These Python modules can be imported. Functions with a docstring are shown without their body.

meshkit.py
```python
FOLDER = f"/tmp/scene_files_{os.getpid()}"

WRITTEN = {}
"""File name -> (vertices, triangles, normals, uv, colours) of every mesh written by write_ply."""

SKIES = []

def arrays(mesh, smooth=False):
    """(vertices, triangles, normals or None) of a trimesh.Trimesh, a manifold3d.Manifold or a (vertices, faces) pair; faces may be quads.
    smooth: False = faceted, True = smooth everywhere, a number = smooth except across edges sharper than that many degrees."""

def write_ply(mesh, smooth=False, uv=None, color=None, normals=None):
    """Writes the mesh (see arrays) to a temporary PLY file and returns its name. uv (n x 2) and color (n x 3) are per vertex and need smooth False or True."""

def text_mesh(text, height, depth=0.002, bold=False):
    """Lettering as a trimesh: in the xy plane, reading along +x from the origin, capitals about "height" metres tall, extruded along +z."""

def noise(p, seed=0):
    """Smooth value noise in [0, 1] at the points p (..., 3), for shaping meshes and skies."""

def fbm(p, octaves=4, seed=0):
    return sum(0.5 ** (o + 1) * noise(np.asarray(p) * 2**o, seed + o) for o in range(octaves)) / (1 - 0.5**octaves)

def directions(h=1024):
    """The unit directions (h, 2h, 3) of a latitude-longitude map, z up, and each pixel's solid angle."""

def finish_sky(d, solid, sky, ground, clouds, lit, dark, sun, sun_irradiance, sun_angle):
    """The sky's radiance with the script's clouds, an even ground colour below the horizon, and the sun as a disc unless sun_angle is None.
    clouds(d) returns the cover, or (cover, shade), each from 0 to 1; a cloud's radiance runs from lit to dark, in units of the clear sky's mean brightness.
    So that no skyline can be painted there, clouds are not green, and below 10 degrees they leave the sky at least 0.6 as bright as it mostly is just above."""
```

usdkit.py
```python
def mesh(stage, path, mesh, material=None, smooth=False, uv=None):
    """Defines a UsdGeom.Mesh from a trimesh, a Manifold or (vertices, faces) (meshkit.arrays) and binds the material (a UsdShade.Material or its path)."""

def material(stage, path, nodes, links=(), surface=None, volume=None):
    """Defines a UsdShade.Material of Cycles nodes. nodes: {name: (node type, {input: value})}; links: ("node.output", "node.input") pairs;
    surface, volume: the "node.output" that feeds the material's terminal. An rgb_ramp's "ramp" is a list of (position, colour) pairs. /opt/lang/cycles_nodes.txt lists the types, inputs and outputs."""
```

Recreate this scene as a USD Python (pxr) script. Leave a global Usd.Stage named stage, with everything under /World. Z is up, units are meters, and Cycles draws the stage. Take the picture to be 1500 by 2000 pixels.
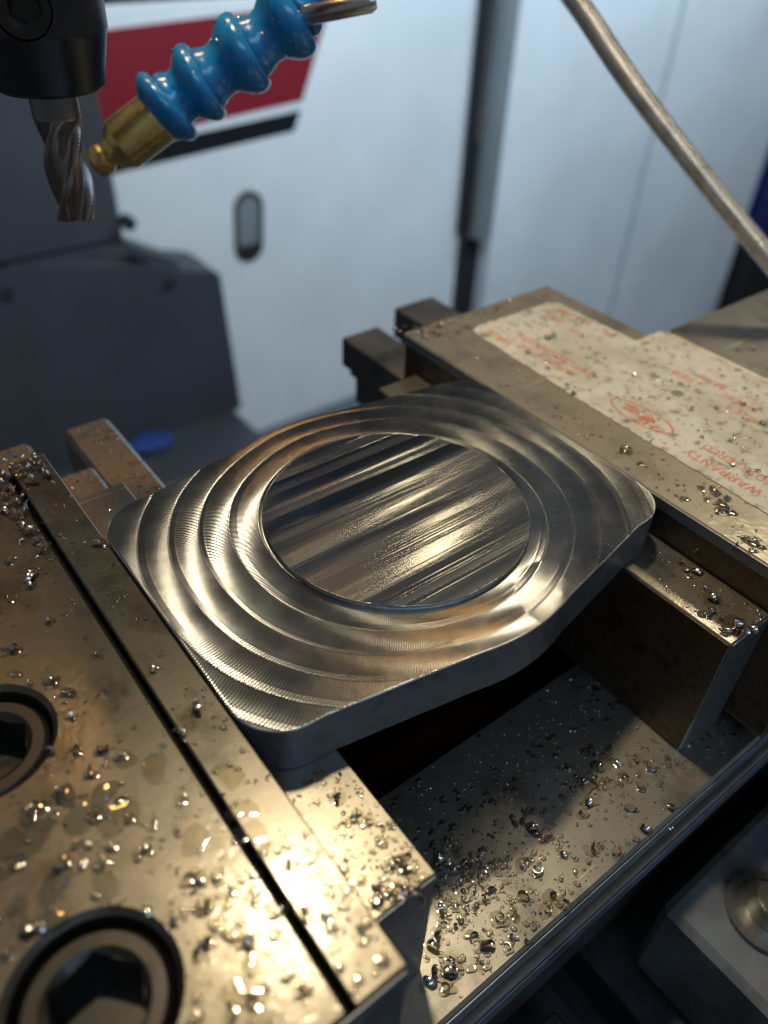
import math, random
import numpy as np, trimesh, usdkit, meshkit
import manifold3d as m3
from shapely import geometry as sg, affinity as sa
from pxr import Usd, UsdGeom, UsdLux, UsdShade, Gf, Sdf, Vt

rng = np.random.default_rng(11)
stage = Usd.Stage.CreateInMemory()
UsdGeom.SetStageUpAxis(stage, 'Z'); UsdGeom.SetStageMetersPerUnit(stage, 1.0)
UsdGeom.Xform.Define(stage, '/World')
MM = 0.001

# ---------------------------------------------------------------- camera
cam = UsdGeom.Camera.Define(stage, '/World/camera')
Rm = np.array([[0.7954, -0.60498, 0.03656], [-0.36868, -0.53084, -0.76308], [0.48105, 0.59347, -0.64527]])  # right, down, forward
eye = np.array([-0.03308, -0.10629, 0.12255])
M = np.eye(4); M[0, :3] = Rm[0]; M[1, :3] = -Rm[1]; M[2, :3] = -Rm[2]; M[3, :3] = eye
cam.AddTransformOp().Set(Gf.Matrix4d(*M.ravel().tolist()))
cam.CreateHorizontalApertureAttr(24.0); cam.CreateVerticalApertureAttr(32.0)
cam.CreateFocalLengthAttr(24.0 * 1530 / 1500)
cam.CreateClippingRangeAttr(Gf.Vec2f(0.01, 30))
cam.CreateFStopAttr(8.5); cam.CreateFocusDistanceAttr(0.176)
cam.CreateExposureAttr(0.15)

# ---------------------------------------------------------------- light
def light_at(l, pos, target=None, up=(0, 0, 1)):
    pos = np.array(pos, float)
    if target is None:
        l.AddTranslateOp().Set(Gf.Vec3d(*pos.tolist())); return
    z = pos - np.array(target, float); z /= np.linalg.norm(z)
    x = np.cross(up, z); x /= np.linalg.norm(x); y = np.cross(z, x)
    m = np.eye(4); m[0, :3] = x; m[1, :3] = y; m[2, :3] = z; m[3, :3] = pos
    l.AddTransformOp().Set(Gf.Matrix4d(*m.ravel().tolist()))

def disk(name, pos, target, radius, power, color):
    l = UsdLux.DiskLight.Define(stage, '/World/' + name)
    l.CreateRadiusAttr(radius); l.CreateIntensityAttr(power); l.CreateColorAttr(Gf.Vec3f(*color)); light_at(l, pos, target)
def rect(name, pos, target, w, h, power, color):
    l = UsdLux.RectLight.Define(stage, '/World/' + name)
    l.CreateWidthAttr(w); l.CreateHeightAttr(h); l.CreateIntensityAttr(power); l.CreateColorAttr(Gf.Vec3f(*color)); light_at(l, pos, target)

WARM = (1.0, 0.83, 0.56)
disk('lamp_key', (0.095, 0.140, 0.520), (0.06, -0.02, 0), 0.022, 330.0, WARM)           # the machine's own halogen work lamp
rect('lamp_side', (0.70, 0.125, 0.53), (0.10, -0.02, 0), 0.10, 0.07, 34.0, (1.0, 0.82, 0.50))   # second, farther work lamp
rect('lamp_aisle', (1.0, 0.20, 0.44), (1.0, 1.20, 0.22), 1.7, 0.25, 9.2, (0.66, 0.84, 1.0))   # cool strip light over the aisle
disk('lamp_far', (0.50, 0.42, 0.58), (0.05, 0.0, 0), 0.012, 48.0, (1.0, 0.82, 0.50))      # small lamp farther back
rect('lamp_amber', (0.105, 0.39, 0.55), (0.0, -0.02, 0), 0.15, 0.06, 32.0, (1.0, 0.50, 0.13))           # amber lamp on the machine
rect('lamp_room', (-0.2, -1.3, 1.3), (0.1, 0.0, 0), 1.4, 0.5, 2.6, (0.42, 0.68, 1.0))   # cool room light behind the viewer
dome = UsdLux.DomeLight.Define(stage, '/World/room_light')
dome_mat = usdkit.material(stage, '/World/Looks/room_light', {'b': ('background_shader', {'color': (0.86, 0.93, 1.0), 'strength': 0.10})}, surface='b.background')
UsdShade.MaterialBindingAPI.Apply(dome.GetPrim()).Bind(dome_mat)

# ---------------------------------------------------------------- helpers
count = {}
def numbered(path):
    n = count.get(path, 0); count[path] = n + 1
    return path if n == 0 else f'{path}_{n:03d}'
def obj(name, mesh, mat, parent=None, smooth=30, uv=None, label=None, cat=None, group=None, kind=None):
    path = numbered((str(parent.GetPath()) if parent else '/World') + '/' + name)
    p = usdkit.mesh(stage, path, mesh, MAT[mat], smooth=smooth, uv=uv).GetPrim()
    tag(p, label, cat, group, kind)
    return p
def tag(p, label=None, cat=None, group=None, kind=None):
    for k, v in (('label', label), ('category', cat), ('group', group), ('kind', kind)):
        if v: p.SetCustomDataByKey(k, v)
def thing(name, label, cat, group=None, kind=None, loc=None):
    x = UsdGeom.Xform.Define(stage, numbered('/World/' + name))
    if loc is not None: x.AddTranslateOp().Set(Gf.Vec3d(*[float(c) for c in loc]))
    tag(x.GetPrim(), label, cat, group, kind)
    return x.GetPrim()

def S(mesh):                                     # millimetres -> metres
    if isinstance(mesh, m3.Manifold):
        mesh = to_tm(mesh)
    mesh = mesh.copy(); mesh.apply_scale(MM); return mesh
def to_tm(m):
    q = m.to_mesh(); return trimesh.Trimesh(q.vert_properties[:, :3], q.tri_verts, process=False)
def cbox(x0, x1, y0, y1, z0, z1, c=0.4):         # box with chamfered edges, in mm
    P = []
    for ix in (0, 1):
        for iy in (0, 1):
            for iz in (0, 1):
                b = np.array([(x0, x1)[ix], (y0, y1)[iy], (z0, z1)[iz]], float); s = np.array([1 - 2 * ix, 1 - 2 * iy, 1 - 2 * iz])
                for ax in range(3):
                    d = s * c; d[ax] = 0; P.append(b + d)
    return m3.Manifold.hull_points(np.array(P, float))
def cyl(r, h, x, y, z0, seg=64, r2=None):
    return m3.Manifold.cylinder(h, r, r2 if r2 is not None else r, seg).translate((x, y, z0))
def frame_to(axis):
    z = np.array(axis, float); z /= np.linalg.norm(z)
    x = np.cross((0, 0, 1) if abs(z[2]) < .9 else (1, 0, 0), z); x /= np.linalg.norm(x); y = np.cross(z, x)
    T = np.eye(4); T[:3, 0] = x; T[:3, 1] = y; T[:3, 2] = z; return T
def revolve(profile, sections=48):               # [(r, z)...] -> trimesh around z
    return trimesh.creation.revolve(np.array(profile, float), sections=sections)
def extrude_y(poly, y0, y1):                     # xz polygon extruded along y
    m = trimesh.creation.extrude_polygon(sg.Polygon(poly), y1 - y0, engine='earcut')
    v = m.vertices.copy(); m.vertices = np.c_[v[:, 0], y0 + v[:, 2], v[:, 1]]; m.invert() if m.volume < 0 else None
    return m
def extrude_x(poly, x0, x1):                     # yz polygon extruded along x
    m = trimesh.creation.extrude_polygon(sg.Polygon(poly), x1 - x0, engine='earcut')
    v = m.vertices.copy(); m.vertices = np.c_[x0 + v[:, 2], v[:, 0], v[:, 1]]; m.invert() if m.volume < 0 else None
    return m
def extrude_z(poly, z0, z1):
    m = trimesh.creation.extrude_polygon(poly if hasattr(poly, 'geom_type') else sg.Polygon(poly), z1 - z0, engine='earcut'); m.apply_translation((0, 0, z0)); return m
def tube(path, radii, sides=16):
    p = np.array(path, float); t = np.gradient(p, axis=0); t /= np.linalg.norm(t, axis=1, keepdims=True)
    a = np.cross(t, (0, 0, 1.)); a /= np.linalg.norm(a, axis=1, keepdims=True); b = np.cross(t, a)
    an = np.arange(sides) * 2 * np.pi / sides
    r = np.broadcast_to(radii, (len(p),))
    v = p[:, None] + r[:, None, None] * (np.cos(an)[None, :, None] * a[:, None] + np.sin(an)[None, :, None] * b[:, None])
    n = len(p); i, j = np.meshgrid(np.arange(n - 1), np.arange(sides), indexing='ij'); k = (j + 1) % sides
    q = np.stack([i * sides + j, i * sides + k, (i + 1) * sides + k, (i + 1) * sides + j], -1).reshape(-1, 4)
    f = np.vstack([q[:, [0, 1, 2]], q[:, [0, 2, 3]]]); V = v.reshape(-1, 3)
    c0, c1 = len(V), len(V) + 1; V = np.vstack([V, p[0], p[-1]])
    J = np.arange(sides); K = (J + 1) % sides
    f = np.vstack([f, np.c_[np.full(sides, c0), K, J], np.c_[np.full(sides, c1), (n - 1) * sides + J, (n - 1) * sides + K]])
    m = trimesh.Trimesh(V, f, process=False)
    if m.volume < 0: m.invert()
    return m
def grid_faces(n, m):
    i, j = np.meshgrid(np.arange(n - 1), np.arange(m - 1), indexing='ij')
    a = i * m + j; return np.vstack([np.c_[a.ravel(), (a + 1).ravel(), (a + m + 1).ravel()], np.c_[a.ravel(), (a + m + 1).ravel(), (a + m).ravel()]])

# ---------------------------------------------------------------- materials
MAT = {}
def mat(name, nodes, links=(), surface='p.BSDF'):
    MAT[name] = usdkit.material(stage, '/World/Looks/' + name, nodes, links, surface=surface)
def paint(name, col, rough=0.45, vary=0.06, bump=0.0, scale=30, metallic=0.0, spec=0.5):
    a = [max(0, c * (1 - vary)) for c in col]; b = [c * (1 + vary) for c in col]
    mat(name, {'g': ('geometry', {}), 'n': ('noise_texture', {'scale': scale, 'detail': 4}), 'r': ('rgb_ramp', {'ramp': [(0.3, a), (0.7, b)]}),
               'bp': ('bump', {'strength': 1.0, 'distance': bump}), 'p': ('principled_bsdf', {'roughness': rough, 'metallic': metallic, 'specular_ior_level': spec})},
        [('g.position', 'n.vector'), ('n.fac', 'r.fac'), ('r.color', 'p.base_color')] + ([('n.fac', 'bp.height'), ('bp.normal', 'p.normal')] if bump else []))

def steel(name, col, rough=(0.32, 0.45), stretch=(1, 1, 1), bump=2e-6, fine=2500, patch=40, coat=0.0, dark=0.75, metallic=1.0, scratch=0.7, wet=0.0):
    """Ground, oily steel: directional fine grain, patches where the oil film thins, pale scuffs."""
    nodes = {'g': ('geometry', {}), 'm': ('mapping', {'scale': stretch}), 'f': ('noise_texture', {'scale': fine, 'detail': 3}),
             'n': ('noise_texture', {'scale': patch, 'detail': 6, 'roughness': 0.65}),
             'r': ('rgb_ramp', {'ramp': [(0.28, [c * dark for c in col]), (0.5, col), (0.72, [c * dark * 1.1 for c in col])]}),
             'rr': ('map_range', {'from_min': 0.3, 'from_max': 0.7, 'to_min': rough[0], 'to_max': rough[1], 'clamp': True}),
             'bp': ('bump', {'strength': 1.0, 'distance': bump}),
             'ma': ('mapping', {'rotation': (0, 0, 0.5), 'scale': (14, 420, 60)}), 'sa': ('noise_texture', {'scale': 1.6, 'detail': 3, 'distortion': 0.5}), 'mb': ('mapping', {'rotation': (0, 0, -0.9), 'scale': (12, 360, 60)}), 'sb': ('noise_texture', {'scale': 1.3, 'detail': 3, 'distortion': 0.6}),
             'sm': ('math', {'math_type': 'maximum'}), 'sr': ('map_range', {'from_min': 0.70, 'from_max': 0.76, 'to_min': 0.0, 'to_max': scratch, 'clamp': True}), 'mx': ('mix', {'color2': [min(1, c * 2.2 + .05) for c in col]}),
             'wn': ('noise_texture', {'scale': 330, 'detail': 3, 'roughness': 0.55, 'distortion': 0.4}), 'wb': ('bump', {'strength': 1.0, 'distance': wet}),
             'p': ('principled_bsdf', {'metallic': metallic, 'coat_weight': coat, 'coat_roughness': 0.15})}
    links = [('g.position', 'm.vector'), ('m.vector', 'f.vector'), ('g.position', 'n.vector'), ('n.fac', 'r.fac'), ('r.color', 'mx.color1'), ('g.position', 'ma.vector'), ('ma.vector', 'sa.vector'), ('g.position', 'mb.vector'), ('mb.vector', 'sb.vector'), ('sa.fac', 'sm.value1'), ('sb.fac', 'sm.value2'), ('sm.value', 'sr.value'), ('sr.result', 'mx.fac'), ('mx.color', 'p.base_color'), ('n.fac', 'rr.value'), ('rr.result', 'p.roughness'),
             ('f.fac', 'bp.height'), ('bp.normal', 'p.normal')]
    if wet: links += [('g.position', 'wn.vector'), ('wn.fac', 'wb.height'), ('wb.normal', 'p.coat_normal')]
    mat(name, nodes, links)

STEEL = (0.125, 0.112, 0.086)
steel('jaw_steel', STEEL, (0.25, 0.40), (1, 0.12, 1), 2.0e-6, 2600, 45, 0.6, 0.5, metallic=0.9, wet=1.1e-4)
steel('right_steel', (0.29, 0.265, 0.215), (0.34, 0.5), (1, 0.12, 1), 2.0e-6, 2600, 60, 0.7, 0.7, metallic=0.5, wet=8e-5)
steel('plate_steel', (0.14, 0.126, 0.098), (0.26, 0.38), (1, 0.12, 1), 1.5e-6, 2600, 50, 0.5, 0.55, metallic=0.9, wet=5e-5)
steel('parallel_steel', (0.26, 0.235, 0.185), (0.30, 0.44), (1, 0.2, 1), 2.5e-6, 2000, 90, 0.8, metallic=0.8, wet=8e-5)
steel('bed_steel', (0.36, 0.34, 0.29), (0.32, 0.48), (1, 0.15, 1), 3e-6, 2200, 60, 0.9, 0.6, metallic=0.85, wet=1e-4)
steel('rust_steel', (0.13, 0.095, 0.055), (0.35, 0.6), (1, 1, 1), 5e-5, 700, 160, 0.3, 0.35, metallic=0.8)
steel('dark_steel', (0.20, 0.20, 0.20), (0.32, 0.5), (1, 1, 1), 3e-6, 1500, 60, 0.3)
steel('bolt_steel', (0.030, 0.026, 0.021), (0.32, 0.5), (1, 1, 1), 3e-6, 1500, 120, 0.3, metallic=0.6, scratch=0.3)
steel('wet_grey', (0.34, 0.34, 0.33), (0.3, 0.45), (1, 1, 1), 3e-6, 1500, 60, 0.3)
steel('rail_side', (0.30, 0.35, 0.42), (0.3, 0.45), (0.2, 1, 1), 2e-6, 2500, 120, 0.2, 0.6, metallic=0.6)
steel('side_steel', (0.21, 0.23, 0.26), (0.30, 0.45), (1, 1, 0.12), 1.0e-5, 1800, 120, 0.2, 0.55, metallic=0.65)
steel('chip_steel', (0.66, 0.64, 0.60), (0.10, 0.26), (1, 1, 1), 6e-6, 3000, 300, 0.2)
steel('carbide', (0.38, 0.325, 0.30), (0.22, 0.36), (1, 1, 1), 2e-6, 2500, 100, 0.0)
steel('rod_steel', (0.62, 0.60, 0.55), (0.2, 0.32), (1, 1, 1), 1e-6, 2500, 80, 0.1)
steel('hose_steel', (0.80, 0.79, 0.76), (0.3, 0.42), (1, 1, 1), 1e-6, 2500, 80, 0.1)
steel('brass', (0.86, 0.62, 0.22), (0.22, 0.4), (1, 1, 1), 3e-6, 1800, 90, 0.2)
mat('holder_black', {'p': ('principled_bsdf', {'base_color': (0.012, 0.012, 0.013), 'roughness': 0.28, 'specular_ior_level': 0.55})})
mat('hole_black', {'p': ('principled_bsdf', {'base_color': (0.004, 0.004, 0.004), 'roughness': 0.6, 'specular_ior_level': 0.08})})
mat('blue_plastic', {'g': ('geometry', {}), 'n': ('noise_texture', {'scale': 140, 'detail': 3}), 'r': ('rgb_ramp', {'ramp': [(0.3, (0.008, 0.17, 0.44)), (0.75, (0.014, 0.24, 0.56))]}),
     'bp': ('bump', {'strength': 1.0, 'distance': 0.00012}), 'p': ('principled_bsdf', {'roughness': 0.22, 'coat_weight': 0.6, 'coat_roughness': 0.05, 'subsurface_weight': 0.1, 'subsurface_scale': 0.002})},
    [('g.position', 'n.vector'), ('n.fac', 'r.fac'), ('r.color', 'p.base_color'), ('n.fac', 'bp.height'), ('bp.normal', 'p.coat_normal')])
paint('white_paint', (0.74, 0.77, 0.78), 0.4, 0.09, 0, 5)
paint('stripe_red', (0.22, 0.008, 0.018), 0.45, 0.05, 0, 8)
paint('stripe_black', (0.006, 0.008, 0.011), 0.4, 0.05, 0, 8)
paint('grey_dark', (0.043, 0.050, 0.060), 0.5, 0.15, 0, 9)
paint('grey_mid', (0.20, 0.23, 0.24), 0.45, 0.1, 0, 10)
paint('block_grey', (0.13, 0.145, 0.155), 0.42, 0.5, 0, 60, 0.3)
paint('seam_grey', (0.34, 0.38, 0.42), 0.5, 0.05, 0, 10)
paint('gasket', (0.015, 0.018, 0.02), 0.6, 0.05, 0, 10)
paint('deep_blue', (0.008, 0.018, 0.12), 0.4, 0.1, 0, 8)
paint('cloth_blue', (0.012, 0.05, 0.22), 0.7, 0.1, 0, 30)
paint('floor_grey', (0.10, 0.12, 0.14), 0.6, 0.15, 0, 5)
paint('table_iron', (0.05, 0.055, 0.06), 0.42, 0.3, 2e-5, 200, 0.6)
mat('sticker_paper', {'g': ('geometry', {}), 'n': ('noise_texture', {'scale': 260, 'detail': 5}), 'n2': ('noise_texture', {'scale': 45, 'detail': 4, 'distortion': 0.6}),
     'r': ('rgb_ramp', {'ramp': [(0.31, (0.20, 0.195, 0.175)), (0.44, (0.54, 0.55, 0.51)), (0.8, (0.66, 0.65, 0.58))]}), 'r2': ('rgb_ramp', {'ramp': [(0.3, (0.72, 0.70, 0.64)), (0.6, (1, 1, 1))]}),
     'mx': ('mix_color', {'blend_type': 'multiply', 'fac': 1.0}), 'bp': ('bump', {'strength': 1.0, 'distance': 0.00012}),
     'p': ('principled_bsdf', {'roughness': 0.5, 'coat_weight': 0.5, 'coat_roughness': 0.15})},
    [('g.position', 'n.vector'), ('g.position', 'n2.vector'), ('n.fac', 'r.fac'), ('n2.fac', 'r2.fac'), ('r.color', 'mx.a'), ('r2.color', 'mx.b'), ('mx.result', 'p.base_color'), ('n2.fac', 'bp.height'), ('bp.normal', 'p.coat_normal')])
mat('sticker_red', {'g': ('geometry', {}), 'n': ('noise_texture', {'scale': 500, 'detail': 3}), 'r': ('rgb_ramp', {'ramp': [(0.3, (0.52, 0.36, 0.27)), (0.62, (0.50, 0.13, 0.08))]}),
     'p': ('principled_bsdf', {'roughness': 0.5})}, [('g.position', 'n.vector'), ('n.fac', 'r.fac'), ('r.color', 'p.base_color')])
# cutting oil: clear drops and films lying on the metal
mat('oil', {'f': ('fresnel', {'IOR': 1.9}), 't': ('transparent_bsdf', {'color': (0.95, 0.93, 0.87)}), 'g': ('glossy_bsdf', {'color': (1, 1, 1), 'roughness': 0.04, 'distribution': 'ggx'}), 'm': ('mix_closure', {})},
    [('f.fac', 'm.fac'), ('t.BSDF', 'm.closure1'), ('g.BSDF', 'm.closure2')], surface='m.closure')

# milled face: tool marks across the path from the uv (u = turn, v = pass number), grain along the cut
mat('milled_face', {
    'uv': ('uvmap', {'attribute': 'st'}), 'sx': ('separate_xyz', {}), 'fr': ('math', {'math_type': 'fraction'}), 'c': ('math', {'math_type': 'subtract', 'value2': 0.5}), 'sq': ('math', {'math_type': 'multiply'}),
    'cv': ('math', {'math_type': 'multiply', 'value2': 26.0}), 'un': ('math', {'math_type': 'multiply', 'value2': 3400.0}), 'ph': ('math', {'math_type': 'add'}), 'sn': ('math', {'math_type': 'sine'}),
    'g': ('geometry', {}), 'n': ('noise_texture', {'scale': 70, 'detail': 4}), 'n3': ('noise_texture', {'scale': 2500, 'detail': 2}),
    'rr': ('map_range', {'from_min': 0.3, 'from_max': 0.7, 'to_min': 0.19, 'to_max': 0.28}),
    'r': ('rgb_ramp', {'ramp': [(0.3, (0.165, 0.168, 0.168)), (0.7, (0.215, 0.22, 0.22))]}),
    'b1': ('bump', {'strength': 1.0, 'distance': 2.4e-5}), 'b2': ('bump', {'strength': 1.0, 'distance': 2e-6}), 'tc': ('vector_math', {'math_type': 'subtract', 'vector2': (0.0604, 0.0045, 0)}), 'tg': ('vector_math', {'math_type': 'cross_product', 'vector1': (0, 0, 1)}), 'tn': ('vector_math', {'math_type': 'normalize'}),
    'p': ('principled_bsdf', {'metallic': 1.0, 'anisotropic': 0.5})},
    [('uv.UV', 'sx.vector'), ('sx.y', 'fr.value1'), ('fr.value', 'c.value1'), ('c.value', 'sq.value1'), ('c.value', 'sq.value2'), ('sq.value', 'cv.value1'), ('sx.x', 'un.value1'), ('un.value', 'ph.value1'), ('cv.value', 'ph.value2'),
     ('ph.value', 'sn.value1'), ('sn.value', 'b1.height'), ('g.position', 'n.vector'), ('g.position', 'n3.vector'), ('n.fac', 'rr.value'), ('rr.result', 'p.roughness'), ('n.fac', 'r.fac'), ('r.color', 'p.base_color'),
     ('n3.fac', 'b2.height'), ('b1.normal', 'b2.normal'), ('b2.normal', 'p.normal'), ('g.position', 'tc.vector1'), ('tc.vector', 'tg.vector2'), ('tg.vector', 'tn.vector1'), ('tn.vector', 'p.tangent')])
mat('milled_disc', {
    'g': ('geometry', {}), 'm': ('mapping', {'scale': (0.02, 1, 1)}), 'n': ('noise_texture', {'scale': 1500, 'detail': 5, 'roughness': 0.7}), 'm2': ('mapping', {'scale': (0.05, 1, 1)}), 'n2': ('noise_texture', {'scale': 260, 'detail': 5}),
    'rr': ('map_range', {'from_min': 0.35, 'from_max': 0.65, 'to_min': 0.12, 'to_max': 0.18}), 'r': ('rgb_ramp', {'ramp': [(0.3, (0.25, 0.255, 0.25)), (0.7, (0.40, 0.40, 0.39))]}),
    'b1': ('bump', {'strength': 1.0, 'distance': 5e-6}), 'tg': ('combine_xyz', {'x': 1.0, 'y': 0.0, 'z': 0.0}),
    'p': ('principled_bsdf', {'metallic': 1.0, 'anisotropic': 0.65})},
    [('g.position', 'm.vector'), ('m.vector', 'n.vector'), ('g.position', 'm2.vector'), ('m2.vector', 'n2.vector'), ('n2.fac', 'rr.value'), ('rr.result', 'p.roughness'), ('n2.fac', 'r.fac'), ('r.color', 'p.base_color'),
     ('n.fac', 'b1.height'), ('b1.normal', 'p.normal'), ('tg.vector', 'p.tangent')])
# ---------------------------------------------------------------- background: the enclosure of a machine across the aisle, floor
Y0 = 900.0
obj('floor', S(trimesh.creation.box(bounds=[(-2500, -2500, -1010), (4500, 3000, -1000)])), 'floor_grey', kind='structure', smooth=False)
en = thing('machine_enclosure', 'large white sheet metal machine enclosure with red and black stripes across the aisle', 'machine')
obj('door_panel', S(cbox(180, 925, Y0, Y0 + 40, -1000, -22, 3)), 'white_paint', en)
obj('side_panel', S(cbox(985, 1425, Y0, Y0 + 40, -1000, 160, 3)), 'white_paint', en)
obj('side_panel', S(cbox(1437, 1903, Y0, Y0 + 40, -1000, 160, 3)), 'white_paint', en)
obj('seam_strip', S(cbox(1425.3, 1436.7, Y0 + 2.5, Y0 + 30, -1000, 160, 1)), 'seam_grey', en)
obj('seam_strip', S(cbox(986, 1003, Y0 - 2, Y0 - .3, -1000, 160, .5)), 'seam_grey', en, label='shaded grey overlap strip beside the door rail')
obj('upper_window', S(cbox(-400, 924, Y0 + 6, Y0 + 30, -21, 700, 3)), 'stripe_black', en, label='dark window above the door')
obj('upper_panel', S(cbox(985, 1903, Y0 + 6, Y0 + 40, 161, 700, 3)), 'grey_dark', en)
obj('door_rail', S(to_tm(cyl(20, 900, 952, Y0 - 24, -394))), 'grey_mid', en, label='round grey vertical door rail')
obj('rail_gasket', S(cbox(913, 934, Y0 - 12, Y0 - .5, -388, 160, 2)), 'gasket', en)
obj('door_gap', S(cbox(938, 976, Y0 - 3, Y0 - .4, -1000, -404, 1)), 'gasket', en, label='dark gap below the door rail')
# red stripe with slanted end, black stripe below it
obj('red_stripe', S(extrude_y([(300, -46), (652, -32), (603, -144), (300, -166)], Y0 - 1.2, Y0 - .3)), 'stripe_red', en, smooth=False)
obj('black_stripe', S(extrude_y([(300, -174), (600, -156), (588, -181), (300, -199)], Y0 - 1.2, Y0 - .3)), 'stripe_black', en, smooth=False)
slot = sg.LineString([(508, -272), (504, -326)]).buffer(23); inner = slot.buffer(-6)
def ey(poly, y0, y1):
    m = trimesh.creation.extrude_polygon(poly, y1 - y0, engine='earcut'); v = m.vertices.copy(); m.vertices = np.c_[v[:, 0], y0 + v[:, 2], v[:, 1]]
    if m.volume < 0: m.invert()
    return m
obj('pull_rim', S(ey(slot.difference(inner), Y0 - 3, Y0 - .3)), 'gasket', en, smooth=False, label='dark oval rim of the recessed door pull')
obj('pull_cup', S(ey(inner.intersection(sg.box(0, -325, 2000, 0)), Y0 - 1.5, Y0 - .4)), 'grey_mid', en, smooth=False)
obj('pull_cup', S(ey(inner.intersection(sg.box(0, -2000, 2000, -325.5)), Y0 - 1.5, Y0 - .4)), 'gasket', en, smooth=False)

bc = thing('blue_cabinet', 'deep blue cabinet with dark plinth at the right edge behind the hose', 'cabinet')
obj('body', S(cbox(1925, 2500, Y0 - 40, Y0 + 400, -600, 500, 4)), 'deep_blue', bc)
obj('plinth', S(cbox(1928, 2500, Y0 - 36, Y0 + 400, -1000, -603, 4)), 'gasket', bc)

col = thing('grey_machine_column', 'dark grey machine column with stepped box below, left behind the cutter', 'machine')
obj('column', S(cbox(-500, 284, 790, 840, -237, 600, 4)), 'grey_dark', col)
obj('bracket', S(ey(sg.Polygon([(150, -237.5), (283, -237.5), (290, -246), (345, -278), (352, -286), (318, -280), (282, -252), (255, -243), (225, -252), (150, -250)]), 795, 838)), 'grey_dark', col)
obj('lower_box', S(ey(sg.Polygon([(-500, -205), (140, -240), (225, -251), (386, -296), (396, -302), (408, -508), (-500, -508)]), 780, 860)), 'grey_dark', col)
obj('base_shelf', S(cbox(-500, 400, 670, 858, -560, -508.5, 5)), 'grey_dark', col)
obj('latch', S(cyl(8, 14, 0, 0, 0).rotate((90, 0, 0)).translate((288, 790, -215))), 'gasket', col)
obj('screw', S(cyl(6, 6, 0, 0, 0).rotate((90, 0, 0)).translate((140, 781, -262))), 'gasket', col)
obj('screw', S(cyl(6, 6, 0, 0, 0).rotate((90, 0, 0)).translate((326, 781, -296))), 'gasket', col)
rg = trimesh.creation.icosphere(3, 1.0); rg.apply_scale((34, 20, 8)); rg.vertices += (meshkit.fbm(rg.vertices * .06, 3, 4) - .5)[:, None] * 12 * rg.vertex_normals; rg.apply_translation((258, 762, -500))
obj('shelf_cloth', S(rg), 'cloth_blue', label='small bright blue cloth lying on the dark base shelf', cat='cloth', smooth=True)
obj('floor_plinth', S(cbox(-500, 800, 560, 899, -1000, -645, 6)), 'floor_grey', label='blue grey machine plinth below the dark base shelf', cat='plinth')

# ---------------------------------------------------------------- mill table, clamp block
tb = thing('mill_table', 'dark iron milling machine table with slots under the vise', 'machine table')
obj('table_slab', S(m3.Manifold.cube((900, 390, 60)).translate((-300, -330, -188)) - m3.Manifold.cube((14, 800, 20)).translate((64, -360, -146)) - m3.Manifold.cube((14, 800, 20)).translate((164, -360, -146))), 'table_iron', tb)
obj('table_strip', S(cbox(-60, 57, -330, -79.5, -128, -117, 1)), 'table_iron', tb)
ck = thing('clamp_block', 'blurred grey clamp block with a bolt beside the vise bed, lower right', 'clamp')
obj('block', S(cbox(88, 190, -175, -83, -127, -90, 2)), 'block_grey', ck)
obj('washer', S(revolve([(5, -89.8), (11, -89.8), (11, -88.2), (8.8, -88.2), (8.5, -89.2), (5, -89.2), (5, -89.8)]).apply_translation((109, -101, 0))), 'dark_steel', ck)
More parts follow.
